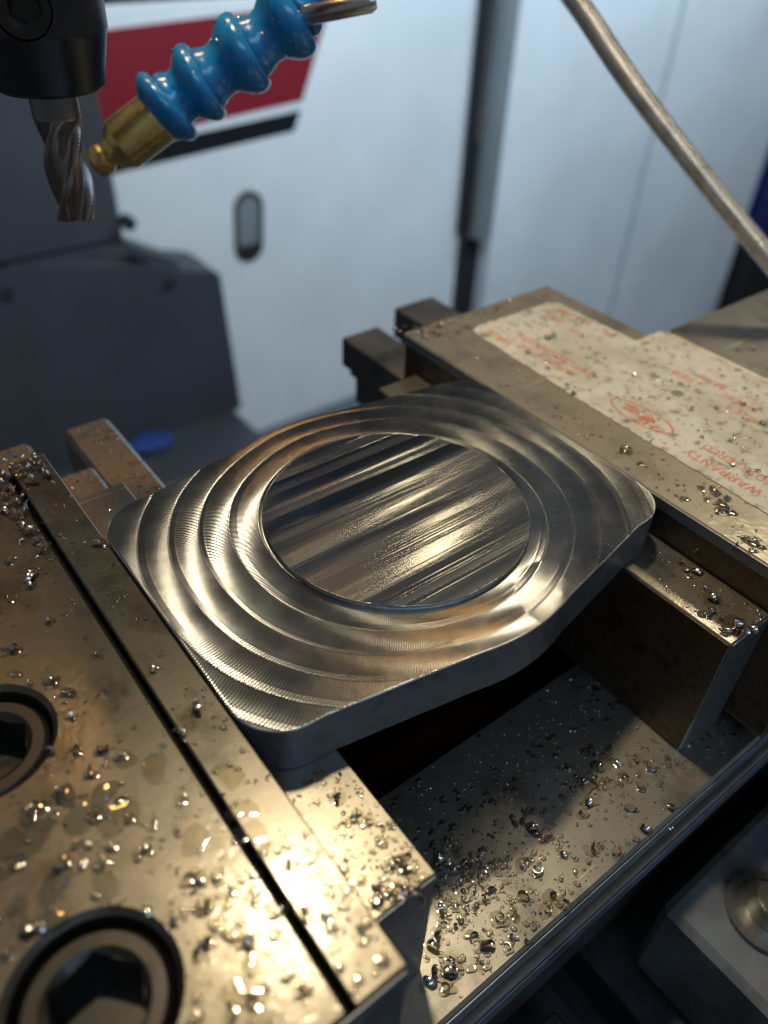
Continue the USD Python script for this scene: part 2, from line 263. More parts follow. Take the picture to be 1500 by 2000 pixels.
obj('bolt', S(m3.Manifold.cylinder(7, 5.2, 5.0, 40).translate((109, -101, -89.1)) + cyl(3.2, 4, 109, -101, -78.4)), 'rod_steel', ck)

# ---------------------------------------------------------------- the vise
vise = thing('machine_vise', 'oily steel milling vise clamping the round-cornered plate', 'vise')
rail_prof = [(-74.2, -55.0), (-75.0, -55.8), (-75.0, -62.2), (-73.2, -62.2), (-73.2, -64.2), (-76.6, -64.2), (-77.2, -64.9), (-77.2, -72), (-73.5, -75), (-73.5, -117), (-29.5, -117), (-28.9, -116), (-28.9, -55.3), (-29.2, -55.0)]
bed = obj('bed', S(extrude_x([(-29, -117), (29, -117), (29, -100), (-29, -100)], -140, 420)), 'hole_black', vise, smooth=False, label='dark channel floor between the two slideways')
obj('slideway', S(extrude_x(rail_prof, -140, 420)), 'bed_steel', vise, smooth=False, label='near steel slideway with grooved side')
obj('slideway', S(extrude_x([(-y, z) for y, z in rail_prof[::-1]], -140, 420)), 'bed_steel', vise, smooth=False)
obj('slide_face', S(cbox(-140, 420, -75.5, -75.05, -62.0, -56.2, .15)), 'rail_side', vise)
obj('slide_foot', S(cbox(-140, 420, -77.7, -77.25, -71.8, -65.2, .15)), 'rail_side', vise)

bores = [(-37.9, -53.5), (-37.9, -3.1), (-37.9, 47.3)]
body = cbox(-95, -10.5, -76, 76, -50, 0, .5)
for (x, y) in bores:
    body = body - cyl(11.6, 20, x, y, -13) - cyl(11.6, 1.2, x, y, -1.0, 64, 12.8)
mj = obj('left_jaw', S(body), 'jaw_steel', vise, smooth=25)
obj('jaw_plate', S(cbox(-9.2, 0, -76, 76, -44, 0.0, .35)), 'plate_steel', mj, label='ground steel jaw plate on the left jaw')
obj('jaw_plate', S(cbox(-10.4, -9.3, -75.5, 75.5, -44, -3.0, .1)), 'hole_black', mj, label='dark oily gap behind the left jaw plate')
obj('end_face', S(cbox(-94, -.4, -76.6, -76.05, -49, -.8, .2)), 'side_steel', mj)
for (x, y) in bores:
    head = cyl(10.6, 9.6, x, y, -12.4) + cyl(10.6, .8, x, y, -2.8, 64, 9.8)
    hexa = m3.Manifold.cylinder(12, 7.5, 7.5, 6).rotate((0, 0, 11)).translate((x, y, -10.5))
    head = head - hexa - cyl(6.6, 1.3, x, y, -3.0, 64, 8.2)
    obj('cap_screw', S(head), 'bolt_steel', mj, smooth=25)
# right jaw: stepped front, narrow head then wide body
front = extrude_y([(121.0, -50), (188.5, -50), (188.5, -.5), (188, 0), (120.1, 0), (119.7, -.4), (119.7, -3.5), (121.0, -3.7)], -76, 76)
rj = obj('right_jaw', S(front), 'right_steel', vise, smooth=False)
obj('jaw_lip', S(cbox(119.35, 119.69, -75.8, 75.8, -3.45, -.35, .05)), 'side_steel', rj)
obj('jaw_face', S(cbox(120.45, 120.98, -75.8, 75.8, -49, -3.9, .1)), 'rust_steel', rj)
obj('jaw_back', S(cbox(188.6, 195.4, -110, 29.4, -40, -.1, .3)), 'right_steel', rj)
obj('rear_block', S(cbox(197.2, 420, -110, 29.6, -50, -1.0, 1.2)), 'wet_grey', vise, label='grey wet steel block behind the right jaw')
obj('end_face', S(cbox(122, 188, -76.6, -76.05, -49, -.8, .2)), 'side_steel', rj)
# far guide bars and studs at the open end of the jaws
obj('guide_bar', S(cbox(16.7, 32.3, 31, 127, -54.9, -28, 1.5)), 'parallel_steel', vise, label='chip-strewn bar beyond the left jaw')
obj('guide_bar', S(cbox(-30, 2, 76.7, 104, -50, -13, 1.5)), 'parallel_steel', vise)
for (x0, x1, y1, z1) in ((131, 148.5, 128, -28), (164, 184.5, 136, -27)):
    pr_ = [(x0, z1), (x1, z1), (x1, -60), (x0 + 7, -60), (x0 + 7, -46), (x0 + 4, -46), (x0 + 4, -40), (x0, -40)]
    obj('guide_bar', S(extrude_y(pr_, 76.7, y1)), 'dark_steel', vise, smooth=False, label='dark stepped bar beyond the right jaw')
obj('chip_shelf', S(cbox(1.5, 15.5, 69.4, 93, -50, -21, 1.2)), 'parallel_steel', vise, label='low block behind the left parallel bar, heaped with bright chips')
# label on the right jaw
lab = sg.Polygon([(135.0, -110), (194.6, -110), (194.4, 28.6), (181.2, 28.6), (180.6, 62), (178, 65.3), (144, 66), (140.2, 64.6), (139.4, 61), (137.2, 20)])
rough = []
L = lab.exterior
for s in np.linspace(0, L.length, 420, endpoint=False):
    p = L.interpolate(s); rough.append((p.x, p.y))
rough = np.array(rough); rough += (meshkit.fbm(np.c_[rough * .9, np.zeros(len(rough))], 3, 9)[:, None] - .5) * 1.1
lab = sg.Polygon(rough).buffer(0)
holes = [((164.8, -.3), 3.3, 1.6, -25), ((157.4, 46.5), 2.6, 1.4, 10)]
for (c, a, b, ro) in holes:
    e = sa.translate(sa.rotate(sa.scale(sg.Point(0, 0).buffer(1, 24), a * .6, b * 1.1), ro), *c); lab = lab.difference(e)
obj('sticker', S(extrude_z(lab, .02, .22)), 'sticker_paper', rj, smooth=False, label='worn cream label with red print')
def words(text, h, x, y, bold=True):             # reads along +y, capitals pointing to -x
    m = meshkit.text_mesh(text, h, 0.03, bold); v = m.vertices.copy(); m.vertices = np.c_[x - v[:, 1], y + v[:, 0], .225 + v[:, 2]]; return m
rows = [('WARRANTY', 3.0, 143.2, -43.5), ('REGISTERED', 2.8, 149.4, -45.5), ('SIZE 6', 2.5, 172.5, -24), ('MODEL', 2.5, 177.5, -20), ('No. 160', 2.5, 183.0, -26), ('SER', 3.0, 176.5, 1), ('MAX', 3.0, 181, -7),
        ('PRECISION VISE', 2.8, 152.5, 22.0), ('ANGLE LOCK', 2.6, 147.8, 26), ('MADE', 3.0, 145.3, 50), ('JAW', 2.6, 178, 52), ('mm', 3.0, 171.2, 52), ('152', 2.6, 178.4, 44.5), ('OIL', 2.6, 170, 41), ('50', 2.6, 178.2, 34)]
for t, h, x, y in rows:
    obj('red_print', S(words(t, h, x, y)), 'sticker_red', rj, smooth=False)
ell = sa.translate(sa.rotate(sa.scale(sg.Point(0, 0).buffer(1, 48), 4.6, 11.0), 0), 145.6, -2.0)
logo = ell.difference(sa.scale(ell, .87, .93))
mark = [sg.Polygon([(142.6, -5.4), (146.2, -6.6), (148.0, -3.8), (145.2, -1.6), (143.2, -2.6)]), sg.Polygon([(144.5, -2.2), (146.6, -1.0), (145.6, 3.6), (144.9, 4.4), (144.4, 2.6)]), sg.Polygon([(146.5, 0), (148.2, 1.2), (147.0, 5.5), (146.4, 4)]), sg.Polygon([(142.8, -8.0), (144.6, -9.5), (145.6, -8.2), (143.6, -6.6)])]
logo = logo.union(sg.MultiPolygon(mark).buffer(0.05))
obj('oval_logo', S(trimesh.util.concatenate([extrude_z(g, .23, .265) for g in getattr(logo, 'geoms', [logo])])), 'sticker_red', rj, smooth=False)

# ---------------------------------------------------------------- parallels under the plate
pa = obj('left_parallel', S(cbox(.15, 16.4, -64.5, 69, -54.9, -12.4, .35)), 'parallel_steel', smooth=25)
p2 = obj('right_parallel', S(cbox(104.1, 120.3, -64.5, 69, -54.9, -12.4, .35)), 'parallel_steel', smooth=25)
tag(pa, 'oily steel parallel bar under the plate, against the left jaw plate', 'parallel bar')
tag(p2, 'oily steel parallel bar with tall brown face, against the right jaw', 'parallel bar')
for par, x0, x1 in ((pa, .6, 16.0), (p2, 104.5, 119.9)):
    obj('end_face', S(cbox(x0, x1, -64.85, -64.52, -54.5, -12.8, .1)), 'side_steel', par, smooth=False)
obj('brown_face', S(cbox(103.75, 104.08, -64.1, 68.6, -54.5, -12.9, .1)), 'rust_steel', p2, smooth=False)

# ---------------------------------------------------------------- the machined plate
PC = np.array([60.2, 4.8]); ZT, ZB = 0.4, -12.35
arc = lambda a0, a1, r, n=24: [(PC[0] + r * math.cos(math.radians(a)), PC[1] + r * math.sin(math.radians(a))) for a in np.linspace(a0, a1, n)]
out = sg.Polygon([(0.3, -33.4), (14, -34.0)] + arc(-105, -72, 46.5) + [(106, -33.2), (119.3, -33.0), (119.3, 43), (105, 44.6)] + arc(72, 108, 46.6) + [(16, 44.2), (0.3, 43)])
out = out.buffer(-11, 32).buffer(11, 32).buffer(14, 32).buffer(-14, 32)
NT = 1600
th = np.linspace(0, 2 * np.pi, NT + 1)
def rays(poly, th):
    ex = poly.exterior; r = []
    P = np.array(ex.coords) - PC; ang = np.arctan2(P[:, 1], P[:, 0]); rad = np.hypot(*P.T)
    o = np.argsort(ang); a, b = ang[o], rad[o]
    for t in th:
        hit = ex.intersection(sg.LineString([PC, PC + 200 * np.array([math.cos(t), math.sin(t)])]))
        r.append(max(math.hypot(g.x - PC[0], g.y - PC[1]) for g in getattr(hit, 'geoms', [hit])))
    return np.array(r)
ro = rays(out, th[:-1]); ro = np.r_[ro, ro[0]]
k = np.ones(9) / 9; ro = np.convolve(np.r_[ro[-9:-1], ro, ro[1:9]], k, 'same')[8:-8]
DR, DC = 31.9, np.array([60.4, 4.3])
# inner edge of the ring follows the disc wall
dd = PC - DC; ri = -(np.cos(th) * dd[0] + np.sin(th) * dd[1]) + np.sqrt((np.cos(th) * dd[0] + np.sin(th) * dd[1]) ** 2 - (dd @ dd) + (DR + .25) ** 2)
NR = 240
q = np.linspace(0, 1, NR)
RR = ri[:, None] + (ro - .28 - ri)[:, None] * q[None]
X = PC[0] + RR * np.cos(th)[:, None]; Y = PC[1] + RR * np.sin(th)[:, None]
span = np.convolve(np.r_[ro[-201:-1], ro, ro[1:201]] , np.ones(201) / 201, 'same')[200:-200] - DR
w = 4.3 + 0.085 * span
turn = (th + np.pi * .62) / (2 * np.pi); turn = turn - np.floor(turn)
SS = (RR - ri[:, None]) / w[:, None] + turn[:, None] * 1.0 + .15
prng = np.random.default_rng(5)
tilt = prng.uniform(-.035, .035, 40)
def profile(s, w):
    k = np.floor(s).astype(int); t = s - k; kk = np.clip(k, 0, 39)
    h = -.005 * w * ((t - .5) ** 2 * 4 - 1) + tilt[kk] * .35 * w * (t - .5)
    c = .80 + tilt[(kk + 7) % 40] * 2; h += .034 * np.exp(-np.abs(t - c) / .050) * (.8 + tilt[(kk + 3) % 40] * 8)
    edge = np.minimum(t, 1 - t) / .028
    return h - .024 * np.exp(-edge ** 2)
H = profile(SS, w[:, None])
# tool entry: one round pass of the cutter left across the near edge
for (cx, cy, cr) in ((73.5, -38.0, 10.5), (86.0, -37.0, 9.0)):
    d = np.hypot(X - cx, Y - cy); inside = d < cr
    H = H - .009 * np.exp(-((d - cr) / .13) ** 2) * (Y > cy - 1)
    SS = np.where(inside, d / cr * .98 + 30, SS)
H += (meshkit.fbm(np.c_[X.ravel() * .06, Y.ravel() * .06, np.zeros(X.size)], 3, 4).reshape(X.shape) - .5) * .10
H -= np.clip((q[None] - .992) / .008, 0, 1) * .02
H = ZT + H * .9 - .05
V = np.stack([X, Y, H], -1).reshape(-1, 3); F = grid_faces(NT + 1, NR)
ring = trimesh.Trimesh(V, F, process=False)
if ring.face_normals[:, 2].mean() < 0: ring = trimesh.Trimesh(V, F[:, ::-1], process=False)
uv = np.stack([np.repeat(th[:, None] / (2 * np.pi), NR, 1), SS], -1).reshape(-1, 2)
wp = thing('machined_plate', 'freshly milled steel plate with a raised round centre and swirling tool marks', 'metal plate')
obj('milled_face', S(ring), 'milled_face', wp, smooth=True, uv=uv)
# body below the milled skin: edge bevel, wall, bottom
lev = [(-.28, None), (-.02, -.22), (0, -.4), (0, ZB + .4 - ZT), (-.4, ZB - ZT)]
rows_ = []
for d, z in lev:
    r = ro + d; zz = H[:, -1] if z is None else np.full(NT + 1, ZT + z)
    rows_.append(np.c_[PC[0] + r * np.cos(th), PC[1] + r * np.sin(th), zz])
V = np.stack(rows_, 1).reshape(-1, 3); F = grid_faces(NT + 1, len(lev))
nb = len(V); V = np.vstack([V, [PC[0], PC[1], ZB]]); i = np.arange(NT)
F = np.vstack([F, np.c_[i * len(lev) + len(lev) - 1, (i + 1) * len(lev) + len(lev) - 1, np.full(NT, nb)]])
side = trimesh.Trimesh(V, F, process=False)
cen = side.triangles_center - np.r_[PC, -6]
if (side.face_normals * cen).sum(1).mean() < 0: side.invert()
obj('plate_body', S(side), 'side_steel', wp, smooth=35)
# raised disc
DT = 1.75
ny_, nx_ = 760, 44
vy = DC[1] + DR * np.sin(np.linspace(-np.pi / 2, np.pi / 2, ny_) ) * .99999
hx = np.sqrt(np.maximum(DR ** 2 - (vy - DC[1]) ** 2, 1e-6))
dx = DC[0] + hx[:, None] * np.linspace(-1, 1, nx_)[None]; dy = np.repeat(vy[:, None], nx_, 1)
yy = np.linspace(-45, 55, 8000); slope = np.zeros_like(yy); y = -45.0; lines = []; drng = np.random.default_rng(21)
while y < 55:
    wd = drng.choice([1.1, 1.8, 2.6, 4.2, 6.0]); m_ = (yy >= y) & (yy < y + wd); t = (yy[m_] - y) / wd
    slope[m_] = drng.normal(0, .07) + drng.uniform(-.07, .07) * (t - .5); y += wd; lines.append(y)
hh = np.cumsum(slope) * (yy[1] - yy[0]); hh -= np.polyval(np.polyfit(yy, hh, 3), yy)
hh += sum(-drng.uniform(.006, .03) * np.exp(-((yy - l_ - o_) / .12) ** 2) for l_ in lines for o_ in (0, drng.uniform(.4, 1.0), drng.uniform(1., 2.0)))
hz = np.interp(dy + .004 * (dx - DC[0]), yy, hh) + (meshkit.fbm(np.c_[dx.ravel() * .05, dy.ravel() * .25, 0 * dx.ravel()], 3, 8).reshape(dx.shape) - .5) * .05
dz = DT - .06 + np.clip(hz, -.5, .5)
V = np.stack([dx, dy, dz], -1).reshape(-1, 3); F = grid_faces(ny_, nx_)
disc = trimesh.Trimesh(V, F, process=False)
if disc.face_normals[:, 2].mean() < 0: disc = trimesh.Trimesh(V, F[:, ::-1], process=False)
obj('raised_disc', S(disc), 'milled_disc', wp, smooth=True, uv=np.c_[V[:, 1] / 70, V[:, 0] / 70])
tt2 = np.linspace(0, 2 * np.pi, 720, endpoint=False)
prof = [(DR, None), (DR + .12, DT - .12), (DR + .13, DT - .75), (DR + .20, DT - .80), (DR + .20, ZT - .5)]
rows_ = []
for r, z in prof:
    zz = np.interp(DC[1] + DR * np.sin(tt2), vy, dz[:, 0]) if z is None else np.full(720, z)
    rows_.append(np.c_[DC[0] + r * np.cos(tt2), DC[1] + r * np.sin(tt2), zz])
V = np.stack(rows_ , 1); V = np.vstack([V, V[:1]]).reshape(-1, 3)
wall = trimesh.Trimesh(V, grid_faces(721, len(prof)), process=False)
if (wall.face_normals[:, :2] * (wall.triangles_center[:, :2] - DC)).sum(1).mean() < 0: wall.invert()
obj('disc_wall', S(wall), 'rod_steel', wp, smooth=30)

# ---------------------------------------------------------------- cutter, its holder
TX, TY = 35.0, 120.0
th_ = thing('tool_holder', 'black steel tool holder with a hex set screw gripping the end mill', 'tool holder')
hold = m3.Manifold(m3.Mesh(*[np.asarray(a) for a in (lambda t: (t.vertices.astype(np.float32), t.faces.astype(np.uint32)))(revolve([(0, 73.4), (12.4, 73.4), (13.4, 74.2), (16.1, 86.0), (16.4, 87.0), (16.4, 118), (24, 122), (24, 150), (0, 150)], 96))]))
dirc = np.array([-.45, -.89]); dirc /= np.linalg.norm(dirc)
ang = math.degrees(math.atan2(dirc[1], dirc[0]))
hole = m3.Manifold.cylinder(12, 6.6, 6.6, 40).rotate((0, 90, 0)).translate((9.5, 0, 0)).rotate((0, 0, ang)).translate((0, 0, 92.6))
hold = hold - hole
obj('holder_body', S(to_tm(hold).apply_translation((TX, TY, 0))), 'holder_black', th_, smooth=25)
ss = m3.Manifold.cylinder(5, 6.2, 6.2, 40) - m3.Manifold.cylinder(5, 3.5, 3.5, 6).translate((0, 0, 1.5)) - m3.Manifold.cylinder(.9, 3.4, 4.4, 40).translate((0, 0, 4.15))
obj('set_screw', S(to_tm(ss.rotate((0, 90, 0)).translate((9.9, 0, 0)).rotate((0, 0, ang)).translate((TX, TY, 92.6)))), 'bolt_steel', th_, smooth=25)
obj('spindle_nose', S(revolve([(0, 150.2), (34, 150.2), (36, 152), (36, 190), (0, 190)], 64).apply_translation((TX, TY, 0))), 'dark_steel', th_, smooth=30)
em = thing('end_mill', 'bronze grey carbide end mill with four spiral flutes', 'cutting tool')
obj('shank', S(revolve([(0, 66.8), (5.9, 66.8), (5.95, 67.2), (5.95, 73.3), (0, 73.3)], 48).apply_translation((TX, TY, 0))), 'dark_steel', em, smooth=30)
nz, na = 90, 144
aa = np.linspace(0, 2 * np.pi, na, endpoint=False); zz = np.linspace(41.0, 67.0, nz)
def flute(a):
    t = (a / (np.pi / 2)) % 1.0
    r = np.where(t < .16, 6.0 - .25 * t / .16, 0)
    r = np.where((t >= .16) & (t < .40), 5.75 - 1.0 * (t - .16) / .24, r)
    r = np.where((t >= .40) & (t < .90), 4.75 - 1.35 * np.sin((t - .40) / .5 * np.pi * .62), r)
    return np.where(t >= .90, 3.5 + (6.0 - 3.5) * ((t - .90) / .10) ** .7, r)
R_ = []
for z in zz:
    tw = (z - 40.6) / 6.0 * math.tan(math.radians(31))
    r = flute(aa - tw); run = np.clip((z - 61.5) / 5.0, 0, 1); r = r * (1 - run ** 2) + 5.95 * run ** 2
    R_.append(np.c_[r * np.cos(aa), r * np.sin(aa), np.full(na, z)])
V = np.vstack(R_ + [[[0, 0, 41.8]], [[0, 0, 67.0]]]); n_ = nz * na
i, j = np.meshgrid(np.arange(nz - 1), np.arange(na), indexing='ij'); kx = (j + 1) % na
F = np.stack([i * na + j, i * na + kx, (i + 1) * na + kx, (i + 1) * na + j], -1).reshape(-1, 4)
F = np.vstack([F[:, [0, 1, 2]], F[:, [0, 2, 3]], np.c_[np.full(na, n_), (np.arange(na) + 1) % na, np.arange(na)], np.c_[np.full(na, n_ + 1), (nz - 1) * na + np.arange(na), (nz - 1) * na + (np.arange(na) + 1) % na]])
fl = trimesh.Trimesh(V, F, process=False); fl.apply_translation((TX, TY, 0))
obj('flutes', S(fl), 'carbide', em, smooth=22)

# ---------------------------------------------------------------- jointed blue coolant hose with brass nozzle
hz_ = thing('coolant_hose', 'jointed bright blue coolant hose with a brass nozzle, beaded with oil', 'coolant hose')
hp = [np.array(p, float) for p in ((51.1, 143.8, 46.5), (56.3, 141.3, 49.6), (69.4, 137.1, 58.7), (74.1, 135.9, 62.6), (83.8, 131.3, 68.7), (96.1, 125.1, 76.7), (108.5, 119.6, 85.6), (119.5, 119.4, 96.7))]
def along(profile, a, b, sections=40):
    m = revolve(profile, sections); d = b - a; m.apply_transform(frame_to(d)); m.apply_translation(a); return m
nozz = hp[2] - hp[0]; ln = np.linalg.norm(nozz)
obj('nozzle', S(along([(1.6, -1.0), (3.2, -1.2), (4.3, -.2), (4.6, 1.4), (4.4, 3.2), (3.6, 4.2), (3.6, 5.0), (5.0, 5.4), (5.6, 7.2), (6.2, 7.6), (7.2, 9.0), (7.7, 9.8), (7.7, 23.2), (7.5, 23.7), (7.2, 23.7), (7.0, 20), (1.6, 16), (1.6, -1.0)], hp[0], hp[2], 48)), 'brass', hz_, smooth=28)
seg = [(4.5, -.16), (7.2, -.10), (8.3, -.02), (8.4, .08), (7.7, .17), (7.2, .30), (7.5, .42), (8.6, .52), (10.0, .62), (10.9, .72), (11.3, .82), (11.2, .91), (10.5, 1.0), (9.6, 1.03), (8.9, 1.0), (8.6, .95), (4.5, .94), (4.5, -.16)]
for n_, (a, b) in enumerate(zip(hp[2:-1], hp[3:])):
    if n_ == 0: a = a - (b - a) / np.linalg.norm(b - a) * 5.0
    l_ = np.linalg.norm(b - a); obj('segment', S(along([(r_ * (.80 if n_ == 0 and t_ < .4 else 1), t_ * l_) for r_, t_ in seg], a, b)), 'blue_plastic', hz_, smooth=40)
pt = tube([(106.4, 114.4, 85.5), (109.0, 101.5, 88.7), (116.9, 95.0, 90.9), (118.1, 94.3, 91.2)], [2.6, 2.6, 2.6, 1.8], 28)
rod = thing('steel_rod', 'bright steel rod end with chamfer beside the top of the blue hose', 'rod')
obj('rod', S(pt), 'rod_steel', rod, smooth=30)

# ---------------------------------------------------------------- spiral-wound gooseneck
kp = np.array([(196, 128, 104), (213.5, 108, 86), (217.5, 88, 70), (222, 67, 54), (228, 45, 37.5), (234.8, 21.5, 20.4), (246, -12, -3)], float)
from scipy.interpolate import CubicSpline
cs = CubicSpline(np.arange(len(kp)), kp); us = np.linspace(0, len(kp) - 1, 2000); pth = cs(us)
ln_ = np.r_[0, np.cumsum(np.linalg.norm(np.diff(pth, axis=0), axis=1))]
obj('gooseneck', S(tube(pth, 3.45 + .42 * np.sin(ln_ / 1.1 * 2 * np.pi), 20)), 'hose_steel', label='spiral wound metal gooseneck hose crossing the white enclosure', cat='hose', smooth=60)

# ---------------------------------------------------------------- chips
ZONES = {
    'left_jaw': (0, '-168,335 -185,299 -189,178 -267,143 -143,39 -287,81 47,436 -103,563 -153,575 -254,-148 -216,-169 -248,-201 -303,-203 -328,-241 -305,-213 -353,-211 -269,-278 -230,-279 -394,-282 -406,-283 -315,-309 -300,-318 -275,-344 -321,-346 -296,-364 -231,-381 -196,-462 -188,-473 -323,-402 -420,-395 -401,-404 -321,-446 -268,-473 -243,-507 -254,-513 -233,-568 -219,-565 -170,-597 -453,-409 -164,-485 -155,-517 -136,-554 -203,-664 -143,-700 -234,-668 -87,-224 -96,-211 -70,-59 -177,322 -234,-70 -166,-57 -236,30 -198,395 -222,-10 -293,-119 -194,-204 -233,-316 -143,-337 -201,-344 -303,-431 -346,-327 -197,-514'),
    'jaw_plate': (0, '-22,342 -11,324 -75,421 -81,-491 -61,-536 -116,-587 -80,-609 -59,-634 -57,-644 -29,-683 -33,-733 -72,-737 -43,-188 -81,-705'),
    'far_heap': (0, '-73,793 -66,774 -53,753 -41,731 -27,734 -24,706 -53,713 -69,724 -88,724 -84,696 -45,682 -29,671 -69,685 -63,656 -106,686 -121,659 -109,639 -112,715 -128,676 -135,633 -126,603 -119,587 -142,591 -103,599 -135,563 -129,547 -14,753 -39,775 -25,760 -130,536 -114,548 -19,690 -23,653 -95,755 -134,495 -128,470 -130,429 -125,394'),
    'near_parallel': (-12.4, '118,-477 124,-500 126,-589 125,-611 102,-626 55,-623 107,-641 108,-667 76,-623 64,-604 79,-641 105,-479 95,-642 109,-588 105,-430'),
    'right_parallel': (-12.4, '1159,-435 1173,-456 1142,-500 1128,-532 1131,-544 1070,-551 1084,-590 1107,-616 1116,-651 1220,-326 1217,-312 1172,-410 1078,-615 1094,-645 1092,-557 1154,-640'),
    'right_jaw': (0, '1310,-329 1333,-345 1325,-365 1285,-363 1288,-413 1231,-502 1235,-527 1197,-510 1206,-539 1242,-332 1279,-104 1281,-120 1267,-166 1290,-427 1239,-551 1329,-393 1295,-394'),
    'sticker': (0.2, '1590,457 1512,209 1621,137 1969,41 1854,-19 1894,-120 1761,-153 1762,-187 1690,53 1713,-252 1507,-189 1463,-318 1477,-355 1500,-371 1847,-106 1607,-83 1596,-8 1525,40 1628,267 1456,265 1442,429 1575,-158 1604,-240 1671,-126 1339,2 1378,173'),
    'far_tip': (0, '1181,794 1184,770 1221,790 1202,737 1239,756 1242,733 1287,747 1273,691 1323,723 1377,733 1433,742 1524,777 1580,717 1662,737 1861,737 1820,711 1350,662 1396,675 1233,696 1278,709 1287,681'),
    'bed': (-55, '573,-569 595,-632 698,-611 734,-604 767,-507 797,-599 871,-653 806,-674 753,-732 794,-730 888,-734 844,-767 586,-656 514,-618 464,-723 498,-707 504,-739 491,-616 654,-690 674,-689 694,-727 442,-666 366,-671 339,-723 274,-713 209,-689 182,-704 362,-715 381,-742 839,-503 855,-524 876,-549 880,-571 924,-593 939,-631 996,-636 766,-542 776,-567 734,-554 831,-553 862,-611 900,-529 1037,-638 1078,-648 1016,-669 394,-617 420,-664 511,-646 579,-605 303,-697 401,-691'),
    'bed_heap': (-55, '398,-472 399,-488 372,-484 397,-509 346,-495 353,-515 359,-534 381,-536 396,-546 418,-548 375,-560 349,-563 328,-561 325,-538 301,-548 300,-576 307,-594 335,-587 361,-593 391,-586 416,-576 439,-578 326,-510 306,-524 272,-582 279,-600 278,-626 256,-610 233,-619 318,-616 343,-621 364,-623 294,-625 295,-665 211,-629 211,-654 222,-674 218,-695 201,-683 183,-670 162,-678 181,-698 194,-714 237,-697 263,-692 224,-638 171,-660 321,-645 415,-515 448,-524 467,-538 483,-565'),
    'bed_shadow': (-55, '477,-260 681,-389 639,-414 520,-482 713,-468 600,-490 487,-408 546,-399 428,-398 471,-462 513,-525 434,-467 431,-433 425,-363 702,-423 791,-412 836,-406 789,-468 627,-369 456,-515 651,-493'),
    'far_bar': (-28, '206,1277 253,1263 282,1225 245,1177 153,1205 175,1172 173,1122 206,1100 227,1068 255,1033 252,985 266,959 269,909 302,887 299,826 175,1021'),
}
def chip_mesh(r, sweep, pitch, width, thick, seed, n=26):
    g = np.random.default_rng(seed); a = np.linspace(0, math.radians(sweep), n)
    rad = r * (1 + .25 * np.linspace(-1, 1, n) * g.uniform(-1, 1)); zc = pitch * a / (2 * np.pi)
    wv = width * (.35 + .65 * np.sin(np.linspace(.25, np.pi - .3, n)) ** .6) * (1 + .15 * g.standard_normal(n).cumsum() / 6)
    P = []
    for k_ in range(n):
        c, s = math.cos(a[k_]), math.sin(a[k_]); o = np.array([c, s, 0]); h = np.array([0, 0, 1.])
        ctr = o * rad[k_] + h * zc[k_]; w2 = wv[k_] / 2; bow = .12 * width
        P += [ctr - h * w2 - o * thick / 2, ctr - h * w2 + o * thick / 2, ctr + o * (thick / 2 + bow), ctr + h * w2 + o * thick / 2, ctr + h * w2 - o * thick / 2, ctr + o * (bow - thick / 2)]
    P = np.array(P); F = []
    for k_ in range(n - 1):
        for j in range(6):
            b, c = k_ * 6, (k_ + 1) * 6; j2 = (j + 1) % 6; F += [(b + j, b + j2, c + j2), (b + j, c + j2, c + j)]
    for b in (0, (n - 1) * 6): F += [(b, b + i_, b + i_ + 1) for i_ in range(1, 5)]
    m = trimesh.Trimesh(P, F, process=False); m.fix_normals(); m.apply_translation(-m.bounds.mean(0)); return m
VAR = [(.85, 250, .5, .9, .09), (1.1, 200, .4, 1.0, .10), (.7, 330, .9, .6, .08), (1.4, 150, .3, 1.2, .12), (.6, 300, .7, .5, .08), (.6, 460, 1.3, .6, .08), (1.7, 115, .3, 1.0, .12), (.75, 200, .3, 1.4, .10)]
chips = [chip_mesh(*v, seed=i_) for i_, v in enumerate(VAR)]
INFO = {'left_jaw': ('of steel on the left jaw top', 'chips on the left jaw', .9), 'jaw_plate': ('on the narrow jaw plate left of the workpiece', 'chips on the left jaw plate', .95),
        'far_heap': ('in the gold heap on the left jaw', 'chips heaped at the far left jaw end', .7), 'near_parallel': ('on the left parallel bar', 'chips on the left parallel bar', .9),
        'right_parallel': ('in bright oil on the right parallel bar', 'chips on the right parallel bar', 1.05), 'right_jaw': ('on bare steel along the right jaw edge', 'chips along the right jaw edge', .9),
        'sticker': ('lying on the cream label', 'chips on the label', .75), 'far_tip': ('at the far corner of the right jaw', 'chips on the far right jaw corner', .75),
        'bed': ('on the lit slideway', 'chips scattered on the lit slideway', .95), 'bed_heap': ('in the heap on the slideway', 'chips heaped on the slideway', .9),
        'bed_shadow': ('on the slideway in the plate shadow', 'chips in the shadow of the plate', 1.0), 'far_bar': ('on the bar beyond the left jaw', 'chips on the far bar', .95)}
SHAPE = ['open curl', 'half-moon flake', 'ring-like curl', 'broad flake', 'tight curl', 'double coil', 'long shallow flake', 'short wide curl']
def near(x, y, zone):
    if zone in ('left_jaw', 'jaw_plate', 'far_heap'):
        return ', by the nearest recess' if y < -35 else ', between the recesses' if y < -12 else ', by the second recess' if y < 12 else ', toward the far end'
    if zone.startswith('bed'):
        return ', close to the right bar' if x > 75 else ', midway along' if x > 50 else ', close to the left bar'
    if zone in ('sticker', 'right_jaw', 'far_tip'):
        return ', near the oval logo' if abs(y) < 14 else ', beyond the logo' if y > 0 else ', nearer than the logo'
    return ', near end' if y < -50 else ''
first = {}; placed = []
crng = np.random.default_rng(3)
